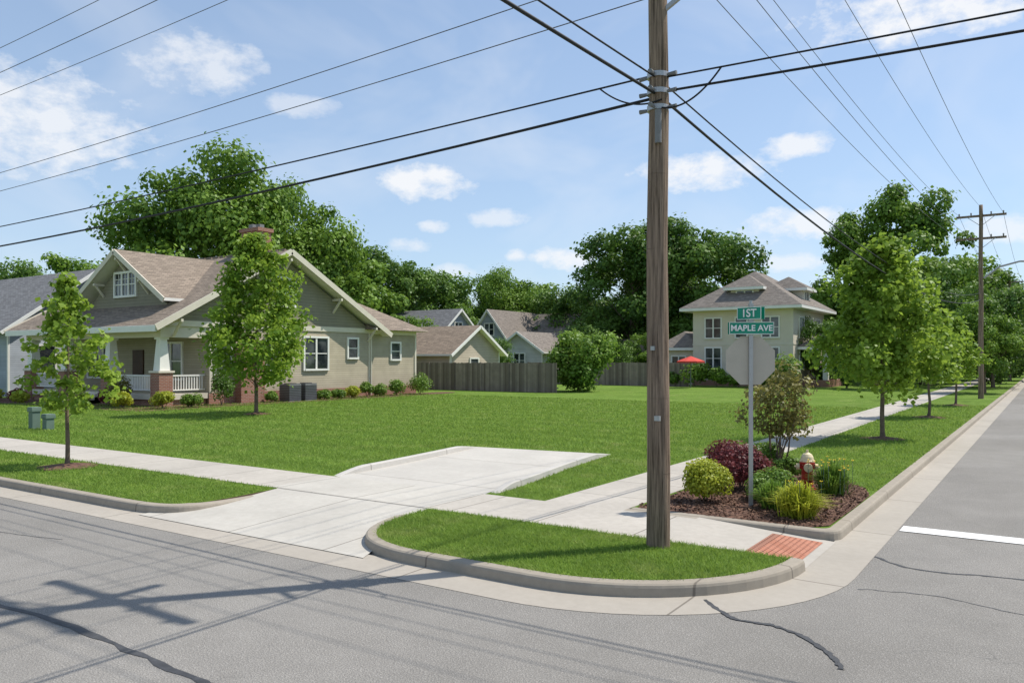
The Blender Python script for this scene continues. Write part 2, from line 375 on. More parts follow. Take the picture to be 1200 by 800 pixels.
def inpoly(x,y,poly):
    poly=np.array(poly); r=np.zeros(len(x),bool); j=len(poly)-1
    for i in range(len(poly)):
        xi,yi=poly[i]; xj,yj=poly[j]
        c=((yi>y)!=(yj>y)); xx=(xj-xi)*(y-yi)/(yj-yi+1e-12)+xi
        r^=c&(x<xx); j=i
    return r
k=inpoly(X,Y,bed_poly); X,Y=X[k],Y[k]
Pm=np.stack([X,Y,BZ+.02+rng.random(len(X))*.03],1); Nm=rng.normal(size=Pm.shape)*.5+np.array([0,0,1])
link(bpy.data.objects.new('mulch_chips',npmesh('mulch_chips',leafV(Pm,Nm,.055,.25),4,'chips',rng.random(len(Pm)))))

def wig(name,pts,w,z,mat,amp=.05):
    p=np.array(catmull(pts,14)); a=np.cumsum(rng.normal(size=(len(p),2))*amp*.35,0); a-=np.linspace(0,1,len(p))[:,None]*a[-1]
    p=p+a; P,N=normals(p); ww=w*(.55+.9*rng.random(len(P)))
    vs=[]
    for i in range(len(P)):
        for sg in(-1,1): q=P[i]+N[i]*sg*ww[i]/2; vs.append((q[0],q[1],z))
    fs=[(2*i,2*i+1,2*i+3,2*i+2) for i in range(len(P)-1)]
    mb=MB(); mb.mesh(vs,fs,mat); return mb.obj(name)
wig('road_crack',[(-60,3.8),(-40,3.7),(-25,3.85),(-15,3.75),(-9,3.72),(-6,3.7),(-4,3.6),(-2,3.8)],.06,.004,'seal',.05)
wig('road_crack',[(-2.95,7.85),(-2.5,7.4),(-2.0,7.3),(-1.55,6.95),(-1.35,6.6)],.045,.008,'seal',.02)
wig('road_crack',[(-1.8,10.6),(-1.2,10.2),(-.3,10.4),(1,10.2),(3,10.4)],.04,.004,'seal',.03)
wig('road_crack',[(-1.7,9.0),(-.9,9.2),(.2,8.9),(2,9.1)],.02,.004,'hair',.04)
wig('road_crack',[(2.2,12),(2.3,30),(2.2,60),(2.3,120)],.05,.004,'seal',.05)
wig('road_crack',[(-20,5.4),(-16,5.6),(-13,5.2),(-11,5.5)],.02,.004,'hair',.05)
sheet('stop_line',[(-1.75,12.35),(2.3,12.35),(2.3,12.75),(-1.75,12.75)],.009,'paint')

GX=[];GY=[]
def scatter(x0,x1,y0,y1,dens,test,dref):
    n=int((x1-x0)*(y1-y0)*dens); x=rng.uniform(x0,x1,n); y=rng.uniform(y0,y1,n)
    d=np.hypot(x,y); k=rng.random(n)<np.minimum(1,(dref/d)**2); x,y=x[k],y[k]
    if test is not None: k=test(x,y); x,y=x[k],y[k]
    GX.append(x);GY.append(y)
scatter(-8.1,-2.3,7.1,9.42,4400,lambda x,y:inpoly(x,y,island_poly),11)
scatter(-24,-11,7.2,9.4,3000,lambda x,y:(inpoly(x,y,vin[5:]+[(-20,9.4)])|((x<-13)&(y>7.27))),10)
drivep=[(-11.7,10.9),(-12.5,16.75),(-8.7,17.25),(-7.85,10.9)]
scatter(-44,-6.78,10.98,40,2100,lambda x,y:~inpoly(x,y,drivep),10)
scatter(-5.33,-2.47,15,45,2400,lambda x,y:~inpoly(x,y,bed_poly),10)
x=np.concatenate(GX);y=np.concatenate(GY); d=np.hypot(x,y); n=len(x)
w=.005*np.maximum(1,d/10)*(.8+.5*rng.random(n)); h=(.025+.04*rng.random(n))*np.minimum(1.2,np.maximum(.9,d/18))
an=rng.uniform(0,2*math.pi,n); ln=rng.normal(size=(n,2))*.034
ax,ay=np.cos(an)*w,np.sin(an)*w
V=np.stack([np.stack([x-ax,y-ay,np.full(n,BZ-.004)],1),np.stack([x+ax,y+ay,np.full(n,BZ-.004)],1),np.stack([x+ln[:,0],y+ln[:,1],BZ+h],1)],1).reshape(-1,3)
link(bpy.data.objects.new('grass',npmesh('grass',V,3,'blade',rng.random(n)))); print('blades',n)

# ------------------------------------------------------------------ vegetation
def round_crown(H,Rr,zb,ncl,nl,leaf,rc=.22,flat=.8):
    ph=rng.uniform(0,6.28,6); C=[];L=[];Nn=[];A=[]
    zc=(H+zb)/2; sv=(H-zb)/2
    for i in range(ncl):
        d=unit(rng.normal(size=(1,3)))[0]; th=math.atan2(d[1],d[0])
        lump=1+.13*math.sin(3*th+ph[0]+2*d[2])+.1*math.sin(5*th+ph[1])+.1*math.sin(4*d[2]+ph[2]+th)
        r=(.35+.55*rng.random()**.6)*lump
        wid=1.0-.22*max(0,-d[2])
        c=np.array([d[0]*Rr*r*wid,d[1]*Rr*r*wid,zc+d[2]*sv*r])
        k=Rr*rc*(.6+.7*rng.random()); C.append(c)
        m=int(nl*(k/(Rr*rc))**2); dd=unit(rng.normal(size=(m,3))); rad=k*(.45+.6*rng.random(m)**.6)
        stray=rng.random(m)<.16; rad[stray]*=1.4
        p=c+dd*rad[:,None]*np.array([1.1,1.1,flat]); L.append(p)
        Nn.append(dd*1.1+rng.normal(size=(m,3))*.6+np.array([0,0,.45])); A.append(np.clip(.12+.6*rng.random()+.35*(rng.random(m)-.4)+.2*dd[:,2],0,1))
    return C,np.concatenate(L),np.concatenate(Nn),np.concatenate(A)
def young_crown(H,Rr,zb,ncl,nl):
    C=[];L=[];Nn=[];A=[]; ph=rng.uniform(0,6.28,3)
    for i in range(ncl):
        t=(i+rng.random())/ncl; z=zb+(H-zb)*t; th=i*2.4+rng.normal()*.4
        pr=Rr*min(1,.55+t*2.6)*(1-t)**.62*(.75+.45*rng.random())*(1+.15*math.sin(2*th+ph[0]+5*t)+.1*math.sin(11*t+ph[1]))
        rr=pr*(.25+.7*rng.random()**.6)
        c=np.array([rr*math.cos(th),rr*math.sin(th),z+rr*.25]); C.append(c)
        k=Rr*.24*(.6+.7*rng.random())*(1-.45*t); m=int(nl*(.6+.7*rng.random())*(1-.4*t))
        dd=unit(rng.normal(size=(m,3))); rad=k*rng.random(m)**.45; st=rng.random(m)<.18; rad[st]*=1.6
        L.append(c+dd*rad[:,None]*np.array([1.1,1.1,.8])); Nn.append(dd*.6+rng.normal(size=(m,3))*.7+np.array([0,0,.5]))
        A.append(np.clip(.15+.55*rng.random()+.45*(rng.random(m)-.4),0,1))
    return C,np.concatenate(L),np.concatenate(Nn),np.concatenate(A)
def bent(mb,p,q,r0,r1,mat='bark',seg=7,n=4,wob=.05):
    p=Vector(p);q=Vector(q); L=(q-p).length; pr=p
    for i in range(1,n+1):
        t=i/n; c=p.lerp(q,t)+Vector((R.gauss(0,1),R.gauss(0,1),.3))*wob*L*(0 if i==n else 1)*.4
        mb.tube(pr,c,r0+(r1-r0)*(i-1)/n,r0+(r1-r0)*t,mat,seg,cap=False); pr=c
def trunkmesh(name,C,H,zb,r,young):
    mb=MB(); top=H*(.9 if young else .62)
    pts=[Vector((0,0,-.1))]; n=7
    for i in range(1,n+1): pts.append(Vector((R.gauss(0,.012)*H*.4,R.gauss(0,.012)*H*.4,top*i/n)))
    rad=[r*(1-.88*i/n) for i in range(n+1)]
    mb.tube(pts[0],pts[0]+Vector((0,0,.25)),r*1.5,r*1.02,'bark',10,False)
    for i in range(n): mb.tube(pts[i],pts[i+1],rad[i],rad[i+1],'bark',10,False)
    for c in C:
        c=Vector(c); hz=math.hypot(c.x,c.y)
        z0=max(zb*.85,min(top*.97,c.z-hz*(.55 if young else .9))); t=z0/top*n; i=min(n-1,int(t)); p=pts[i].lerp(pts[i+1],t-i)
        rr=max(.006,(r*(1-.88*z0/top))*(.3 if young else .42))
        bent(mb,p,c,rr,rr*.2,seg=5 if young else 6,n=3,wob=.12)
    me=mb.obj(name+'_tmp',None,True); d=me.data; bpy.data.objects.remove(me); return d
def place(name,loc,tm,fm,s=1,yaw=0,sxy=1):
    e=empty(name,loc,yaw); e.scale=(s*sxy,s*sxy,s)
    for nm,m in(('trunk',tm),('foliage',fm)):
        if m: link(bpy.data.objects.new(nm,m),e)
    return e
def young_tree(name,x,y,H,Rr,zb,ncl,nl,leaf,r,mat='leafA'):
    C,P,Nn,A=young_crown(H,Rr,zb,ncl,nl)
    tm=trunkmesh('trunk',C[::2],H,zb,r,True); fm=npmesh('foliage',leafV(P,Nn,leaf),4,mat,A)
    place(name,(x,y,BZ),tm,fm)
    mb=MB(); k=22
    ring=[(x+(.55+.08*R.random())*math.cos(6.283*i/k),y+(.55+.08*R.random())*math.sin(6.283*i/k),BZ+.014) for i in range(k)]
    for i in range(k): mb.face([ring[i],ring[(i+1)%k],(x,y,BZ+.09)],'mulch')
    mb.obj('mulch_ring')
young_tree('young_maple_tree',-17.3,8.75,4.0,1.08,1.15,48,75,.115,.05)
young_tree('young_maple_tree',-27.2,21.4,7.3,2.55,1.3,115,140,.17,.085)
young_tree('young_maple_tree',-3.95,24.8,5.6,2.15,1.4,112,140,.14,.07)
young_tree('young_maple_tree',-3.9,34.9,4.5,1.6,1.4,66,95,.15,.06)
young_tree('young_maple_tree',-3.8,44.5,4.2,1.45,1.4,56,85,.16,.06)

variants=[]
for H,Rr,zb,ncl,nl,mat in ((18,8.3,3.0,84,380,'leafB'),(17,6.5,2.2,74,360,'leafC'),(12,4.8,1.8,60,300,'leafB'),(20,6.0,2.5,84,340,'leafB'),(11,5.2,.8,54,300,'leafC')):
    C,P,Nn,A=round_crown(H,Rr,zb,ncl,nl,.3,.205)
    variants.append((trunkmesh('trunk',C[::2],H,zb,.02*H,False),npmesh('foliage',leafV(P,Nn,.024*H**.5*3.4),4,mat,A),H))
def big(v,x,y,H,yaw=None,sxy=1,name='deciduous_tree'):
    tm,fm,h=variants[v]; return place(name,(x,y,BZ-.05),tm,fm,H/h,R.uniform(0,6.28) if yaw is None else yaw,sxy)
def dl2w(px,d):  # bearing tangent (from photo axis) and distance along it -> street coordinates
    l=px*d; return (-.559*d+.829*l, .829*d+.559*l)
for tan,d,H,v,sx in ((-.385,63,18.6,0,.9),(-.275,66,17.0,0,.75),(-.215,66,12.8,2,1.1),(-.155,92,15,1,1.0),(-.1,100,14.0,4,1.1),(-.125,112,15,2,1.2),(-.01,112,15.0,0,.95),(.03,116,13.5,2,1.2),(.07,105,12.5,4,1.0),
      (.15,90,18.0,1,1.05),(.235,88,17.8,1,1.0),(.19,98,17.0,0,.9),(.115,100,11.5,4,1.0),
      (.495,80,20.2,3,.9),(.435,84,17.5,3,.95),(.385,66,6.0,4,.85),(.42,62,5.6,4,.7),(.545,88,14,2,1.1),(.46,72,8,4,.9),(.5,66,6.5,4,.8)):
    x,y=dl2w(tan,d); big(v,x,y,H,sxy=sx)
for tan,d,H,v in ((-.62,105,16,4),(-.56,100,15.5,2),(-.50,110,16,4)):
    x,y=dl2w(tan,d); big(v,x,y,H)
for i,(x,y,H) in enumerate(((-3.6,62,6.5),(-3.7,74,8.5),(-3.8,86,9),(-9.5,66,7.5),(-9.5,80,11),(-10,96,13),(-3.5,100,9.5),(-9,115,14),(-3.8,118,11),(-8,135,15),(8.8,62,9),(9,85,11),(9,105,12),(8.5,125,13),(9,150,14),(-3.5,140,12),(9,170,14),(-4,165,13),(2,215,16),(-4,200,15),(8,205,16),(-1,230,15))):
    big((2,4,2,2,4)[i%5],x,y,H,name='street_tree')
e=empty('distant_tree_row')
for i in range(42):
    t=-.75+1.5*(i+R.random()*.6)/42; d=R.uniform(125,165); x,y=dl2w(t,d); v=R.choice((0,1,2,4)); o=big(v,x,y,R.uniform(10.5,14.5),sxy=1.25,name='distant_tree'); o.parent=e

def shrub(name,x,y,r,h,mat,n=2200,leaf=.05,lump=8):
    L=[];Nn=[];A=[]
    for i in range(lump):
        d=unit(rng.normal(size=(1,3)))[0]; d[2]=abs(d[2]); c=np.array([d[0]*r*.5,d[1]*r*.5,h*.42+d[2]*h*.3]); k=r*.55*(.7+.5*rng.random())
        m=n//lump; dd=unit(rng.normal(size=(m,3))); rad=k*(.5+.55*rng.random(m)**.6); p=c+dd*rad[:,None]*np.array([1,1,h/r/2.0*1.0+.15])
        p[:,2]=np.maximum(p[:,2],.02+.1*rng.random(m)); L.append(p); Nn.append(dd+rng.normal(size=(m,3))*.5+np.array([0,0,.4])); A.append(.25+.25*rng.random()+.5*(rng.random(m)-.2))
    fm=npmesh('foliage',leafV(np.concatenate(L),np.concatenate(Nn),leaf),4,mat,np.concatenate(A))
    e=empty(name,(x,y,BZ)); link(bpy.data.objects.new('foliage',fm),e)
    mb=MB()
    for i in range(7): a=R.uniform(0,6.28); mb.tube((0,0,-.02),(r*.5*math.cos(a),r*.5*math.sin(a),h*.6),.012,.005,'bark',5,False)
    mb.obj('stems',e); return e
shrub('golden_shrub',-4.58,12.35,.46,.72,'leafD',4600,.045,13)
shrub('barberry_shrub',-4.45,13.75,.52,.85,'leafE',3600,.05,10); shrub('barberry_shrub',-5.0,14.75,.5,.8,'leafE',3000,.05)
shrub('boxwood_shrub',-3.75,13.0,.38,.55,'leafF',2800,.045); shrub('boxwood_shrub',-4.75,16.3,.42,.7,'leafF',2400,.05); shrub('boxwood_shrub',-4.1,15.4,.35,.5,'leafF',2000,.05)
def tuft(name,x,y,r,h,n,flowers,mat='leafF'):
    a=rng.uniform(0,6.28,n); out=r*rng.random(n)**.6; b=rng.normal(size=(n,2))*r*.18
    hh=h*(1.05-.55*(out/r))*(.8+.4*rng.random(n)); V=[];
    dx,dy=np.cos(a),np.sin(a); w=.009
    for s0,s1,w0,w1 in((0,.55,1,.9),(.55,1,.9,.12)):
        def pt(s,sg,ww): return np.stack([b[:,0]+dx*out*s-dy*w*ww*sg,b[:,1]+dy*out*s+dx*w*ww*sg,hh*(1-(1-s*1.25)**2)],1)
        V.append(np.stack([pt(s0,-1,w0),pt(s0,1,w0),pt(s1,1,w1),pt(s1,-1,w1)],1).reshape(-1,3))
    V=np.concatenate(V); A=np.tile(.4+.6*rng.random(n),2)
    e=empty(name,(x,y,BZ)); link(bpy.data.objects.new('foliage',npmesh('foliage',V,4,mat,A)),e)
    if flowers:
        mb=MB()
        for i in range(flowers):
            t=R.uniform(0,6.28); q=r*R.random()**.5*.9; c=Vector((q*math.cos(t),q*math.sin(t),h*(.8+.3*R.random())))
            for k in range(5):
                u=k*1.2566+t; mb.face([c,c+Vector((math.cos(u-.4)*.02,math.sin(u-.4)*.02,.014)),c+Vector((math.cos(u)*.036,math.sin(u)*.036,.022)),c+Vector((math.cos(u+.4)*.02,math.sin(u+.4)*.02,.014))],'flower')
            mb.tube(c-Vector((0,0,h*.7)),c,.003,.003,'box',4,False)
        mb.obj('flowers',e)
tuft('daylily',-3.0,11.85,.44,.5,1200,4,'leafD'); tuft('daylily',-3.05,14.2,.42,.55,1000,24); tuft('daylily',-3.5,12.3,.34,.44,700,0)
C,P,Nn,A=round_crown(2.15,.68,.75,28,85,.06,.34)
fm=npmesh('foliage',leafV(P,Nn,.075),4,'leafG',A); mb=MB()
for i,c in enumerate(C[:14]):
    a=i*1.3; bent(mb,(.06*math.cos(a),.06*math.sin(a),-.03),Vector(c),.016,.005,n=4,wob=.08)
o=mb.obj('t',None,True); tm=o.data; bpy.data.objects.remove(o); place('ornamental_tree',(-4.45,16.0,BZ),tm,fm)
x,y=dl2w(.083,56)
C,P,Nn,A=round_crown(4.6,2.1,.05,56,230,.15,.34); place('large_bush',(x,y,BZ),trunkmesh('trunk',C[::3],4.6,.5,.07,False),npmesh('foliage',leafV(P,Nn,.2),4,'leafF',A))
for i,(x,y,r,h,m) in enumerate(((-49.5,20.6,.6,.8,'leafF'),(-47.6,20.3,.55,.7,'leafD'),(-46.0,20.6,.5,.7,'leafE'),(-44.6,20.2,.5,.6,'leafD'),(-39.6,20.4,.55,.7,'leafF'),(-38.6,20.0,.55,.8,'leafD'),(-37.6,20.9,.5,.9,'leafE'),(-36.6,21.0,.5,1.5,'leafG'),
   (-35.3,20.3,.5,.7,'leafD'),(-33.6,21.3,.6,.8,'leafD'),(-33.4,22.6,.5,.7,'leafF'),(-33.9,24.6,.6,1.9,'leafC'),(-33.9,27.6,.4,.6,'leafF'),(-33.8,31.2,.5,.6,'leafF'),(-33.8,32.3,.5,.6,'leafF'),(-33.8,33.4,.5,.7,'leafD'),(-33.8,34.6,.5,.9,'leafF'),
   (-33.8,35.8,.55,.8,'leafF'),(-33.8,37.2,.55,1.1,'leafF'),(-33.7,39.3,.9,1.4,'leafF'),(-51.5,19.5,.5,.6,'leafD'),(-53.5,20,.8,1.7,'leafE'),(-55,20.2,.6,.8,'leafF'),(-57,20.2,.6,.8,'leafD'))):
    shrub('foundation_shrub',x,y,r,h,m,1300,.1,7)
sheet('mulch_bed',catmull([(-50.3,21.9),(-50.2,19.5),(-42,19.4),(-34,19.4),(-32.6,20.4),(-32.7,26),(-32.9,41),(-34.8,41),(-34.8,22)],4),BZ+.012,'mulch')
for t,d,r,h in ((.235,66,1.3,2.2),(.262,65,1.0,1.6),(.29,64,1.0,1.5),(.32,63,1.1,1.7),(.35,62,1.5,2.6),(.205,67,.9,1.3)):
    x,y=dl2w(t,d); shrub('foundation_shrub',x,y-1,r,h,'leafF',1800,.2,8)

# ------------------------------------------------------------------ buildings
def bungalow():
    e=empty('bungalow_house'); w=MB(); X0,X1=-48.0,-34.9
    w.box(X0,X1,24.6,36,.7,4.1,'sid1'); w.box(X0-.03,X1+.03,24.57,36.03,0,.7,'brick')
    for X in (X1,X0):
        a=[(X+.02,22.2,4.1),(X+.02,36.2,4.1),(X+.02,29.2,7.98)]; b=[(X-.14,p[1],p[2]) for p in a]
        w.mesh(a+b,[(0,1,2),(5,4,3),(0,2,5,3),(1,4,5,2),(0,3,4,1)],'shk1')
    a=[(-44.2,23.4,5.0),(-36.4,23.4,5.0),(-40.3,23.4,7.85)]; b=[(p[0],23.55,p[2]) for p in a]
    w.mesh(a+b,[(0,1,2),(5,4,3),(0,2,5,3),(1,4,5,2),(0,3,4,1)],'shk1')
    w.box(-41,X1-.01,36,40.3,.7,4.1,'sid1'); w.box(-41.03,X1+.02,36.03,40.33,0,.7,'brick')
    w.box(X1-.2,X1+.55,26.1,27.6,0,3.2,'brick')
    w.obj('walls',e)
    r=MB(); s=.552
    zz=8.35-s*7.9
    for sg in(-1,1):
        r.slab([(-48.8,29.2,8.35),(-34.15,29.2,8.35),(-34.15,29.2+sg*7.9,zz),(-48.8,29.2+sg*7.9,zz)][::sg],.16,'roof1','white')
    for sg in(-1,1):
        r.slab([(-40.3,22.75,8.12),(-40.3,28.9,8.12),(-40.3+sg*4.4,24.0,5.42),(-40.3+sg*4.4,22.75,5.42)][::sg],.15,'roof1','white')
    r.face([(-41.6,35.5,4.2),(X1+.7,35.5,4.2),(X1+.7,40.9,4.2),(-41.6,40.9,4.2)],'white')
    c=[(-41.6,35.5,4.22),(X1+.7,35.5,4.22),(X1+.7,40.9,4.22),(-41.6,40.9,4.22)]; A=(-38,36.6,6.1);B=(-38,38.1,6.1)
    for f in ([c[0],c[1],A],[c[1],c[2],B,A],[c[2],c[3],B],[c[3],c[0],A,B]): r.face(f,'roof1')
    for k in range(20): r.tube((-47.5+.65*k,29.2,8.37),(-47.0+.65*k,29.2,8.37),.07,.07,'roof1',6)
    r.obj('roof',e)
    t=MB()
    for X in(-34.12,-48.83):
        for sg in(-1,1): t.beam((X,29.2,8.24),(X,29.2+sg*7.95,zz-.12),.06,.3,'cream')
        for yy,z in((29.2,7.95),(25.5,6.0),(32.9,6.0),(22.6,4.4),(35.8,4.4)):
            ss=1 if X>-40 else -1
            xa=X-ss*.75; t.beam((xa,yy,z-.15),(X,yy,z-.15),.12,.14,'cream'); t.beam((xa,yy,z-.9),(X-ss*.1,yy,z-.2),.1,.1,'cream')
    for sg in(-1,1):
        t.beam((-40.3,22.72,8.0),(-40.3+sg*4.45,22.72,5.3),.06,.26,'cream')
    for xx,z in((-40.3,7.75),(-42.4,6.5),(-38.2,6.5)): t.beam((xx,22.8,z-.12),(xx,23.4,z-.12),.12,.12,'cream'); t.beam((xx,23.38,z-.75),(xx,22.9,z-.15),.09,.09,'cream')
    t.box(X1-.02,X1+.06,22.2,36.1,4.0,4.28,'cream'); t.box(-48.8,-34.2,21.25,21.33,zz-.3,zz-.02,'white')
    for yy in(24.6,35.85): t.box(X1,X1+.045,yy,yy+.16,.72,4.0,'cream')
    t.box(X1-.02,X1+.05,36.02,40.3,3.95,4.19,'cream'); t.box(X1,X1+.04,40.16,40.32,.72,3.95,'cream')
    t.tube((X1+.1,36.0,.2),(X1+.1,36.0,3.95),.045,.045,'cream',8)
    t.box(X0,X1-.01,22.0,24.56,.45,.72,'cream'); t.box(X0+.1,X1-.12,22.1,24.5,0,.45,'brick')
    t.box(X0,X1-.05,22.0,22.3,3.45,4.05,'cream'); t.box(X1-.32,X1-.05,22.3,24.6,3.45,4.05,'cream'); t.box(X0+.05,X1-.35,22.3,24.58,3.75,3.85,'white')
    for xx in(-35.3,-39.7,-44.0,-47.7):
        t.box(xx-.36,xx+.36,21.92,22.64,.02,1.75,'brick'); t.box(xx-.42,xx+.42,21.86,22.7,1.75,1.85,'cream')
        b=.27;q=.17;y0=22.28
        vs=[(xx-b,y0-b,1.85),(xx+b,y0-b,1.85),(xx+b,y0+b,1.85),(xx-b,y0+b,1.85),(xx-q,y0-q,3.35),(xx+q,y0-q,3.35),(xx+q,y0+q,3.35),(xx-q,y0+q,3.35)]
        t.mesh(vs,[(4,5,6,7),(0,1,5,4),(1,2,6,5),(2,3,7,6),(3,0,4,7)],'white'); t.box(xx-.24,xx+.24,y0-.24,y0+.24,3.35,3.45,'white')
    def rail(x0,y0,x1,y1):
        t.beam((x0,y0,1.6),(x1,y1,1.6),.1,.07,'white'); t.beam((x0,y0,.9),(x1,y1,.9),.07,.06,'white')
        n=int(math.hypot(x1-x0,y1-y0)/.14)
        for i in range(1,n): f=i/n; t.beam((x0+(x1-x0)*f,y0+(y1-y0)*f,.92),(x0+(x1-x0)*f,y0+(y1-y0)*f,1.58),.045,.045,'white')
    rail(-39.3,22.25,-35.7,22.25); rail(-35.2,22.65,-35.2,24.55); rail(-47.3,22.25,-44.4,22.25)
    for i in range(4): t.box(-43.4,-40.3,20.9+.28*i,22.0 if i<3 else 21.99,.02,.17+.15*i,'cream')
    t.box(-41.6,-40.6,24.52,24.59,.73,2.9,'door'); t.obj('porch_and_trim',e)
    g=MB()
    g.window('y',24.6,-1,-38.1,1.4,3.2,1.9,2); g.window('y',24.6,-1,-45.0,1.4,3.2,2.4,3)
    g.window('y',23.4,-1,-40.3,5.75,6.9,1.9,3,rows=2)
    g.window('x',X1+.02,1,29.3,5.35,6.8,1.35,2,rows=2)
    g.window('x',X1,1,31.6,1.85,3.6,1.7,2); g.window('x',X1,1,34.5,2.5,3.6,.75,1); g.window('x',X1,1,28.6,1.85,3.6,1.0,1); g.window('x',X1,1,25.4,1.7,3.4,.9,1)
    g.window('x',X1-.01,1,38.3,2.4,3.4,.8,1); g.obj('windows',e)
    c=MB(); c.box(-38.8,-37.3,29.5,30.4,6,9.7,'brick'); c.box(-38.9,-37.2,29.4,30.5,9.7,9.9,'brick'); c.box(-38.55,-38.2,29.8,30.1,9.9,10.2,'grey'); c.box(-37.9,-37.55,29.8,30.1,9.9,10.15,'grey'); c.obj('chimney',e)
bungalow()
for x,y in((-33.9,28.9),(-33.9,30.0)):
    mb=MB(); mb.box(x-.4,x+.4,y-.4,y+.4,BZ,BZ+.95,'grey')
    for k in range(9): mb.box(x-.42,x+.42,y-.42,y+.42,BZ+.1+.09*k,BZ+.12+.09*k,'black')
    mb.tube((x,y,BZ+.95),(x,y,BZ+.98),.33,.33,'black',16)
    mb.obj('air_conditioner')

def gable_house(name,x0,x1,y0,y1,ev,rg,axis,wall,roof,wins=(),over=.5,gabw=None):
    e=empty(name); w=MB(); w.box(x0,x1,y0,y1,0,ev,wall)
    r=MB()
    if axis=='x':
        ym=(y0+y1)/2; s=(rg-ev)/(ym-y0)
        for X in(x0,x1):
            a=[(X+.005,y0,ev),(X+.005,y1,ev),(X+.005,ym,rg-.12)];b=[(X-.1 if X==x1 else X+.1,p[1],p[2]) for p in a]
            w.mesh(a+b,[(0,1,2),(5,4,3),(0,2,5,3),(1,4,5,2)],gabw or wall)
            for sg in(-1,1):
                XX=X+(over+.03)*(1 if X==x1 else -1); r.beam((XX,ym,rg-.05),(XX,ym+sg*((ym-y0)+over),ev-s*over-.05),.05,.2,'white')
        for sg in(-1,1):
            Y=ym+sg*(ym-y0+over); r.slab([(x0-over,ym,rg+.08),(x1+over,ym,rg+.08),(x1+over,Y,ev-s*over+.08),(x0-over,Y,ev-s*over+.08)][::sg],.14,roof,'white')
    else:
        xm=(x0+x1)/2; s=(rg-ev)/(xm-x0)
        for Y in(y0,y1):
            a=[(x0,Y,ev),(x1,Y,ev),(xm,Y,rg-.12)];b=[(p[0],Y+(.1 if Y==y0 else -.1),p[2]) for p in a]
            w.mesh(a+b,[(0,1,2),(5,4,3),(0,2,5,3),(1,4,5,2)],gabw or wall)
            for sg in(-1,1):
                YY=Y+(over+.03)*(1 if Y==y1 else -1); r.beam((xm,YY,rg-.05),(xm+sg*((xm-x0)+over),YY,ev-s*over-.05),.05,.2,'white')
        for sg in(-1,1):
            X=xm+sg*(xm-x0+over); r.slab([(xm,y0-over,rg+.08),(xm,y1+over,rg+.08),(X,y1+over,ev-s*over+.08),(X,y0-over,ev-s*over+.08)][::-sg],.14,roof,'white')
    g=MB()
    for W in wins: g.window(*W)
    for xx in(x0-.03,x1-.09): 
        for yy in(y0-.03,y1-.09): g.box(xx,xx+.12,yy,yy+.12,.02,ev-.02,'white')
    w.obj('walls',e); r.obj('roof',e); g.obj('windows_and_trim',e); return e
gable_house('blue_house',-67,-52,22.8,33,4.5,8.2,'x','sid2','roof2',[('y',22.8,-1,-55,1.6,3.2,2.0,2),('y',22.8,-1,-60,1.6,3.2,2.0,2),('x',-52,1,27.9,5.4,6.6,1.2,2),('x',-52,1,25,1.6,3.2,1,1)],.7)
cen=dl2w
x,y=cen(-.085,65); gable_house('tan_garage',x-3.4,x+3.0,y-3,y+3.5,3.0,5.0,'x','sid3','roof3',[('x',x+3.0,1,y,1.2,2.4,1,1)])
x,y=cen(-.1,86); gable_house('grey_house',x-5,x+3.5,y-4,y+4,4.4,7.6,'x','sid2','roof2',[('x',x+3.5,1,y,5.0,6.2,1.2,2),('x',x+3.5,1,y-2,2,3.5,1,1)])
x,y=cen(-.0,102); gable_house('gabled_house',x-2.8,x+2.8,y-5,y+5,4.9,8.4,'y','sid2','roof4',[('y',y-5,-1,x,5.3,6.7,1.3,2),('y',y-5,-1,x-1.4,2.4,3.9,1.1,1)])
x,y=cen(.045,104); gable_house('gabled_house',x-4.5,x+4.5,y-3.5,y+4.5,4.8,8.2,'x','sid2','roof4',[('y',y-3.5,-1,x,2.4,3.9,1.5,2)])
x,y=cen(.03,80); gable_house('pale_garage',x-2.6,x+2.6,y-3,y+3,3.3,5.0,'y','sid4','roof4',[('y',y-3,-1,x,1.6,2.9,1.2,2)])
x,y=cen(.15,88); gable_house('brown_roof_cottage',x-4,x+3.5,y-3,y+3,2.8,4.5,'x','sid3','roof3')
for t,d,H,v in ((-.03,74,4.6,4),(.075,74,5.0,2),(-.055,82,5.5,2),(.125,74,4.2,4),(.1,84,6.5,4),(.175,78,5.0,2),(-.135,74,6.5,2)):
    x,y=dl2w(t,d); big(v,x,y,H,sxy=1.15)

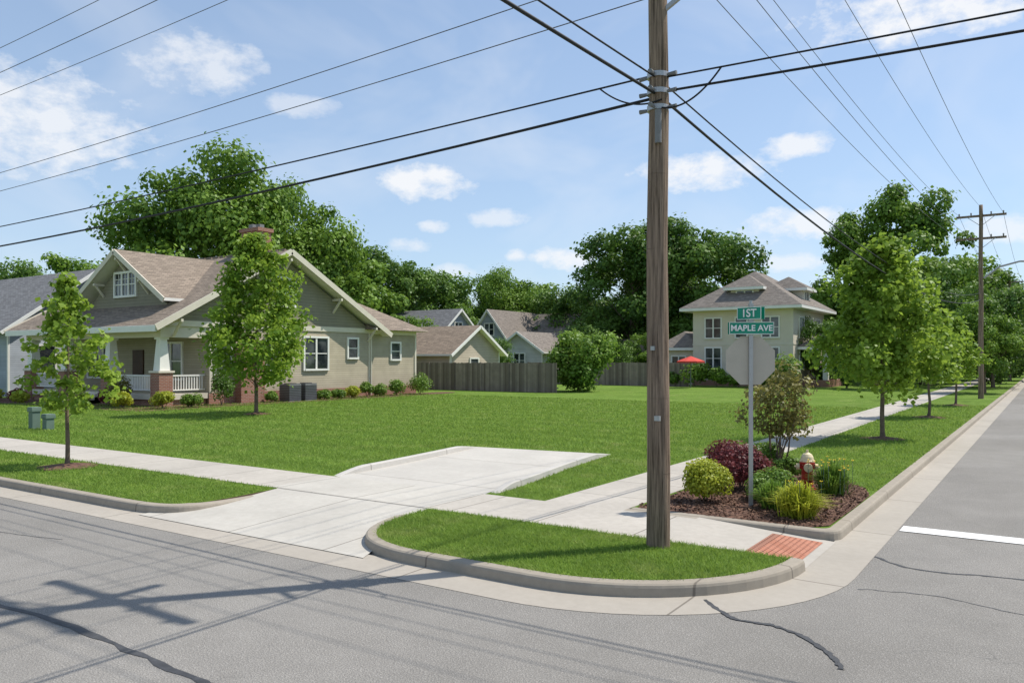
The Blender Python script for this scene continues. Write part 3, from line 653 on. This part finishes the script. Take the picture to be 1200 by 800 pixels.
def foursquare():
    e=empty('stucco_house'); x0,x1,y0,y1=-25.4,-17.0,65.5,76; ev=6.5
    w=MB(); w.box(x0,x1,y0,y1,.6,ev,'stucco'); w.box(x0-.05,x1+.05,y0-.05,y1+.05,0,.6,'brick')
    w.box(x0-.03,x1+.03,y0-.03,y1+.03,3.55,3.7,'cream')
    w.box(-29,-25.41,67,72,0,3.2,'stucco')
    r=MB(); o=.9
    def hip(a0,a1,b0,b1,z,h,rl,mat='roof4'):
        c=[(a0,b0,z),(a1,b0,z),(a1,b1,z),(a0,b1,z)]; xm=(a0+a1)/2; ym=(b0+b1)/2
        A=(xm,ym-rl,h);B=(xm,ym+rl,h)
        for f in([c[0],c[1],A],[c[1],c[2],B,A],[c[2],c[3],B],[c[3],c[0],A,B]): r.face(f,mat)
        r.box(a0+.01,a1-.01,b0+.01,b1-.01,z-.24,z-.01,'white')
    hip(x0-o,x1+o,y0-o,y1+o,ev+.2,10.0,1.6)
    hip(-29.5,-25.2,66.5,72.5,3.4,4.9,1.0)
    w.box(-22.4,-20.0,66.4,69.5,7.0,8.3,'stucco'); hip(-22.9,-19.5,65.9,70.4,8.42,9.5,.6)
    w.box(-19.6,-17.3,69.6,72.0,7.0,8.3,'stucco'); hip(-20.6,-16.8,69.1,72.5,8.42,9.5,.3)
    w.box(x1+.01,x1+2.4,67,74.5,0,.7,'brick'); hip(x1+.02,x1+2.9,66.6,75,3.4,4.5,2.5)
    for yy in(67.3,70.7,74.2): w.box(x1+1.9,x1+2.3,yy-.2,yy+.2,.7,3.16,'white')
    g=MB()
    for zz in((4.2,5.8),(1.6,3.3)):
        for xx,ww in((-23.6,1.3),(-21.2,.9),(-18.8,1.3)): g.window('y',y0,-1,xx,zz[0],zz[1],ww,2 if ww>1 else 1)
        for yy in(68,73.5): g.window('x',x1,1,yy,zz[0],zz[1],1.3,2)
    g.window('y',66.4,-1,-21.2,7.4,8.1,1.3,2,double=False); g.window('x',-17.3,1,70.8,7.4,8.1,1.3,2,double=False); g.window('y',67,-1,-27.3,1.4,2.6,1.2,2)
    w.obj('walls',e); r.obj('roof',e); g.obj('windows',e)
foursquare()

def fence(name,x0,x1,y,h):
    mb=MB(); n=int((x1-x0)/.15)
    for i in range(n):
        a=x0+i*.15; z=BZ+h+R.uniform(-.02,.02); mb.box(a+.004,a+.146,y-.01+R.uniform(-.003,.003),y+.012,BZ,z,'fence')
    for i in range(int((x1-x0)/2.4)+1): a=x0+i*2.4; mb.box(a-.05,a+.05,y-.07,y-.02,BZ,BZ+h+.05,'fence')
    for z in(.4,h-.3): mb.box(x0,x1,y+.02,y+.06,z,z+.09,'fence')
    mb.obj(name)
fence('wooden_fence',-40.9,-27.3,46,2.0); fence('wooden_fence',-40,-24.3,62,1.95)

e=empty('patio_umbrella',(-23.3,59.6,BZ)); mb=MB(); mb.tube((0,0,0),(0,0,2.5),.03,.03,'grey'); k=8
for i in range(k):
    a,b=6.283*i/k,6.283*(i+1)/k; mb.face([(0,0,2.5),(1.15*math.cos(a),1.15*math.sin(a),2.1),(1.15*math.cos(b),1.15*math.sin(b),2.1)],'umb')
    mb.face([(1.15*math.cos(a),1.15*math.sin(a),2.1),(1.15*math.cos(a),1.15*math.sin(a),1.97),(1.15*math.cos(b),1.15*math.sin(b),1.97),(1.15*math.cos(b),1.15*math.sin(b),2.1)],'umb')
mb.obj('canopy',e)

for x,y,h in((-27.6,12.9,.68),(-26.9,13.0,.48)):
    mb=MB(); mb.box(-.13,.13,-.13,.13,0,h-.12,'box'); mb.box(-.16,.16,-.16,.16,h-.12,h,'box'); mb.box(-.15,.15,-.15,.15,h,h+.03,'box')
    e=empty('utility_pedestal',(x,y,BZ)); mb.obj('cabinet',e,bevel=.02)

# ------------------------------------------------------------------ poles and cables
def utility_pole(x,y,H,r,lamp,detail=False):
    e=empty('utility_pole',(x,y,BZ)); mb=MB(); n=12; pr=(0,0,-.3)
    for i in range(1,n+1):
        q=(.012*math.sin(i*1.3),.01*math.cos(i*2.1),H*i/n); 
        if i==n: q=(0,0,H)
        mb.tube(pr,q,r*(1-.35*(i-1)/n),r*(1-.35*i/n),'pole',24,cap=(i==n)); pr=q
    mb.obj('shaft',e,True)
    a=MB()
    for z,w in ((H-.6,1.25),(H-1.9,1.25)):
        a.box(-w,w,r*.8,r*.8+.1,z-.06,z+.06,'pole'); a.beam((-w*.6,r*.8-.02,z),(0,r*.7,z-.6),.03,.03,'metal'); a.beam((w*.6,r*.8-.02,z),(0,r*.7,z-.6),.03,.03,'metal')
        for xx in(-1.1,-.5,.5,1.1): a.lathe([(.02,z+.06),(.045,z+.1),(.03,z+.14),(.05,z+.18),(.02,z+.22)],'grey',xx,r*.8+.05,10)
    if detail:
        z=H-1.2; a.box(r*.7,r*.7+.1,-1.1,1.1,z-.06,z+.06,'pole')
        for z in(5.35,5.55,5.75):
            a.lathe([(r*.86,z-.03),(r*.92,z-.03),(r*.92,z+.03),(r*.86,z+.03)],'metal',seg=20)
            for dx,dy in((1,0),(-1,0),(0,1),(0,-1)): a.tube((dx*.1,dy*.1,z),(dx*.24,dy*.24,z),.018,.03,'grey',8)
        a.tube((.06,-.13,4.9),(.06,-.13,5.3),.04,.04,'grey',10); a.box(.02,.09,-.16,-.12,1.55,1.61,'metal'); a.box(-.03,.02,-.155,-.128,2.4,2.45,'metal')
        a.beam((.1,0,6.55),(.5,.05,6.8),.05,.05,'metal')
    if lamp:
        pts=[(r,0,6.9),(.9,0,7.5),(1.9,0,7.75),(2.6,0,7.7)]
        for p,q in zip(pts,pts[1:]): a.tube(p,q,.055,.05,'metal',8)
        a.lathe([(.05,7.8),(.2,7.72),(.26,7.62),(.2,7.52),(.05,7.5)],'metal',2.75,0,12)
    a.obj('crossarms_and_hardware',e); return e
PX,PY=-3.97,9.08
utility_pole(PX,PY,10.9,.145,False,True)
utility_pole(-3.25,52.9,11.1,.15,True)
utility_pole(-3.4,97,10.8,.15,True); utility_pole(-45,9.08,10.6,.15,False)
x,y=dl2w(.087,98); utility_pole(x,y,9.6,.12,False)
WE=empty('overhead_power_lines')
def wire(p,q,sag,r=.011,name='wire'):
    c=bpy.data.curves.new(name,'CURVE'); c.dimensions='3D'; c.bevel_depth=r; c.bevel_resolution=1
    s=c.splines.new('POLY'); n=28; s.points.add(n)
    for i in range(n+1):
        t=i/n; v=Vector(p).lerp(Vector(q),t); v.z-=4*sag*t*(1-t); s.points[i].co=(*v,1)
    c.materials.append(M['wiregrey' if r<.01 else 'black']); o=bpy.data.objects.new(name,c); link(o,WE)
L=(-45,9.08); E=(36,9.08)
for z,sag,r in((5.9,.3,.012),(5.62,.5,.019)): wire((PX-.1,PY,z),(L[0],L[1],z+.05),sag,r)
for z,sag,r in((5.85,.25,.011),(5.68,.35,.015)): wire((PX+.1,PY,z),(E[0],E[1],z+.1),sag,r)
for z,dy in((7.4,0.15),(6.95,.15),(9.05,-.9),(9.85,.9),(10.35,0)): wire((PX,PY+dy,z),(L[0],L[1]+dy,z),.4,.007); wire((PX,PY+dy,z),(E[0],E[1]+dy,z),.4,.007)
for z,zs,sag,r in((5.65,5.8,1.05,.019),(5.85,6.2,1.0,.011)): wire((PX,PY+.1,z),(-3.25,52.8,zs),sag,r); wire((PX,PY-.1,z),(-3.9,-32,z+.1),.3,r)
for dx,z0,z1 in((0,10.8,11.1),(-1.1,10.45,10.7),(-1.1,9.1,9.4),(-.5,9.1,9.4),(1.1,10.45,10.7)):
    wire((PX+dx,PY+.16,z0),(-3.25+dx,53.05,z1),.55,.008); wire((-3.25+dx,53.05,z1),(-3.4+dx,97.2,z1-.2),.6,.009); wire((PX+dx,PY+.16,z0),(PX+dx,-32,z0),.4,.008)
wire((-3.25,52.9,5.9),(-3.4,97,5.8),.6,.02)
for a,b,s in(((PX-.8,PY,5.88),(PX+.1,PY-.12,5.55),.12),((PX+.8,PY,5.84),(PX+.1,PY-.12,5.45),.14)): wire(a,b,s,.011)

# ------------------------------------------------------------------ stop sign with street names
yaw=math.radians(31); e=empty('stop_sign',(-3.83,12.29,BZ),yaw)
mb=MB(); mb.box(-.03,.03,-.02,-.014,-.1,2.95,'metal'); mb.box(-.03,-.024,-.014,.02,-.1,2.95,'metal'); mb.box(.024,.03,-.014,.02,-.1,2.95,'metal')
mb.tube((0,0,2.9),(0,0,3.2),.022,.022,'metal',10); mb.obj('post',e)
mb=MB(); zc=2.27; ro=.405
F=[(ro*math.cos(math.radians(22.5+45*i)),zc+ro*math.sin(math.radians(22.5+45*i))) for i in range(8)]
mb.mesh([(a,.024,b) for a,b in F]+[(a,.03,b) for a,b in F],[tuple(range(8))]+[(i,(i+1)%8,8+(i+1)%8,8+i) for i in range(8)],'alu')
mb.mesh([(a*.998,.031,zc+(b-zc)*.998) for a,b in F],[tuple(range(7,-1,-1))],'wsign'); mb.mesh([(a*.95,.033,zc+(b-zc)*.95) for a,b in F],[tuple(range(7,-1,-1))],'redsign')
for z in(zc-.2,zc+.2): mb.tube((0,-.03,z),(0,.03,z),.012,.012,'metal',8)
mb.obj('octagon_plate',e)
def text(s,size,loc,rot,parent,mat='wsign'):
    c=bpy.data.curves.new('lettering','FONT'); c.body=s; c.size=size; c.align_x='CENTER'; c.align_y='CENTER'; c.extrude=.001; c.offset=.003
    o=bpy.data.objects.new('lettering',c); o.location=loc; o.rotation_euler=rot; c.materials.append(M[mat]); link(o,parent)
text('STOP',.27,(0,.037,zc),(math.pi/2,0,math.pi),e)
def blade(w,h,z,yw,s,size):
    b=empty('name_blade',(0,0,0),yw); b.parent=e
    mb=MB(); mb.box(-w/2,w/2,-.05,-.046,z-h/2,z+h/2,'green'); mb.box(-w/2,w/2,.046,.05,z-h/2,z+h/2,'green')
    t=.008
    for y0,y1 in((-.053,-.0505),(.0505,.053)):
        mb.box(-w/2,w/2,y0,y1,z+h/2-t,z+h/2,'wsign'); mb.box(-w/2,w/2,y0,y1,z-h/2,z-h/2+t,'wsign'); mb.box(-w/2,-w/2+t,y0,y1,z-h/2+t,z+h/2-t,'wsign'); mb.box(w/2-t,w/2,y0,y1,z-h/2+t,z+h/2-t,'wsign')
    mb.obj('plate',b); text(s,size,(0,-.054,z-.003),(math.pi/2,0,0),b); text(s,size,(0,.054,z-.003),(math.pi/2,0,math.pi),b)
blade(.68,.185,2.77,0,'MAPLE AVE',.128)
blade(.42,.19,3.0,math.radians(-46),'1ST',.17)
mb=MB(); mb.box(-.04,.04,-.045,.045,2.868,2.9,'metal'); mb.box(-.03,.03,-.045,.045,3.1,3.15,'metal'); mb.obj('brackets',e)

# ------------------------------------------------------------------ fire hydrant
e=empty('fire_hydrant',(-3.5,14.4,BZ),math.radians(20)); mb=MB()
mb.lathe([(.15,0),(.15,.03),(.11,.04),(.11,.06),(.095,.08),(.09,.34),(.1,.36),(.1,.42),(.125,.43),(.125,.465),(.1,.47)],'hyd',seg=24)
mb.lathe([(.118,.466),(.118,.485),(.105,.5),(.095,.55),(.07,.59),(.035,.61),(.03,.615)],'hydw',seg=24); mb.tube((0,0,.61),(0,0,.66),.022,.02,'hydw',5)
for a,r,l in((0,.045,.17),(math.pi,.045,.17),(-math.pi/2,.062,.18)):
    c,s=math.cos(a),math.sin(a); mb.tube((c*.07,s*.07,.385),(c*(l-.04),s*(l-.04),.385),r*.85,r*.85,'hyd',14); mb.tube((c*(l-.045),s*(l-.045),.385),(c*l,s*l,.385),r*1.15,r*1.1,'hydw',14); mb.tube((c*l,s*l,.385),(c*(l+.03),s*(l+.03),.385),.016,.014,'hydw',5)
for i in range(8): a=i*.785; mb.tube((.112*math.cos(a),.112*math.sin(a),.42),(.112*math.cos(a),.112*math.sin(a),.5),.009,.009,'hydw',6)
o=mb.obj('body',e); e.scale=(1.05,1.05,1.08)

# ------------------------------------------------------------------ camera, light, sky
cam=bpy.data.cameras.new('camera'); co=bpy.data.objects.new('camera',cam); scene.collection.objects.link(co); scene.camera=co
co.location=(0,0,2.43); co.rotation_euler=(math.radians(90),0,math.radians(34)); cam.lens=28; cam.sensor_width=36; cam.shift_y=.0167; cam.clip_end=5000; cam.clip_start=.05
el=math.radians(56); hx,hy=.62,.785; s=Vector((hx*math.cos(el),hy*math.cos(el),math.sin(el)))
sl=bpy.data.lights.new('sun','SUN'); sl.energy=5.0; sl.angle=math.radians(.5); sl.color=(1,.95,.87); so=bpy.data.objects.new('sun',sl); so.rotation_euler=s.to_track_quat('Z','Y').to_euler(); so.location=(20,30,40); scene.collection.objects.link(so)
W=bpy.data.worlds.new('World'); scene.world=W; W.use_nodes=True; t=NT(W.node_tree); bg=W.node_tree.nodes['Background']
try: W.cycles.sampling_method='NONE'
except Exception as ex: print(ex)
sky=t.n('ShaderNodeTexSky',sky_type='NISHITA'); sky.sun_disc=False; sky.sun_elevation=el; sky.sun_rotation=math.atan2(hx,hy); sky.air_density=1.0; sky.dust_density=.5; sky.ozone_density=1.2
g=t.n('ShaderNodeTexCoord').outputs['Generated']; sp=t.n('ShaderNodeSeparateXYZ'); t.l(g,sp.inputs[0])
az=t.m('ARCTAN2',sp.outputs[0],sp.outputs[1]); ev=t.m('ARCSINE',sp.outputs[2]); cb=t.n('ShaderNodeCombineXYZ'); t.l(az,cb.inputs[0]); t.l(t.m('MULTIPLY',ev,1.6),cb.inputs[1])
ns=t.n('ShaderNodeTexNoise'); t.l(cb.outputs[0],ns.inputs['Vector']); ns.inputs['Scale'].default_value=24; ns.inputs['Detail'].default_value=6; ns.inputs['Roughness'].default_value=.62
n1=t.m('MULTIPLY',t.m('SUBTRACT',ns.outputs[0],.48),4.0); acc=None
for a,b,w,h,dens in((-32.5,14.4,8,3.4,.85),(-21.5,19.1,4.2,1.9,.7),(-15,17,2.6,.8,.5),(-6.4,12.5,3.6,1.25,1),(-5.6,9.4,1.3,.5,.7),(-1.2,10,2.4,.65,.6),(-7.4,8,1.6,.55,.6),(-4.3,6.1,2.1,.65,.6),(.3,7.4,.9,.5,.8),(3.4,7.2,2.7,.85,.9),(13.3,12.9,5.0,1.4,.95),(19.5,14.1,2.6,.9,.9),(19.8,8.9,4.2,1.2,.9),(28,21.4,7.5,2.0,1),(19.5,6.5,2.6,.7,.7),(31.9,7.8,3.6,1.1,.75),(-45,9,5,2,.8),(42,14,5,1.6,.9)):
    A=math.radians(a-34); B=math.radians(b)
    u=t.m('MULTIPLY',t.m('SUBTRACT',az,A),1/math.radians(w)); v=t.m('MULTIPLY',t.m('SUBTRACT',ev,B),1/math.radians(h))
    f=t.m('SUBTRACT',1,t.m('ADD',t.m('MULTIPLY',u,u),t.m('MULTIPLY',v,v)))
    f=t.m('MULTIPLY',t.ramp(t.m('ADD',f,n1),.0,1.1),dens); acc=f if acc is None else t.m('MAXIMUM',acc,f)
haze=t.ramp(t.noise(cb.outputs[0],4,4,.6,.5),.46,.8,0,.35)
acc=t.m('MAXIMUM',acc,haze)
hz=t.ramp(ev,0,.5,.55,.3)
skyc=t.mix(1.0,sky.outputs[0],(1.0,1.08,1.2),'MULTIPLY')
c0=t.mix(hz,skyc,(4.5,5.7,7.0))
c=t.mix(t.m('MULTIPLY',acc,.92),c0,(7.3,7.4,7.6))
t.l(c,bg.inputs[0]); bg.inputs[1].default_value=.13
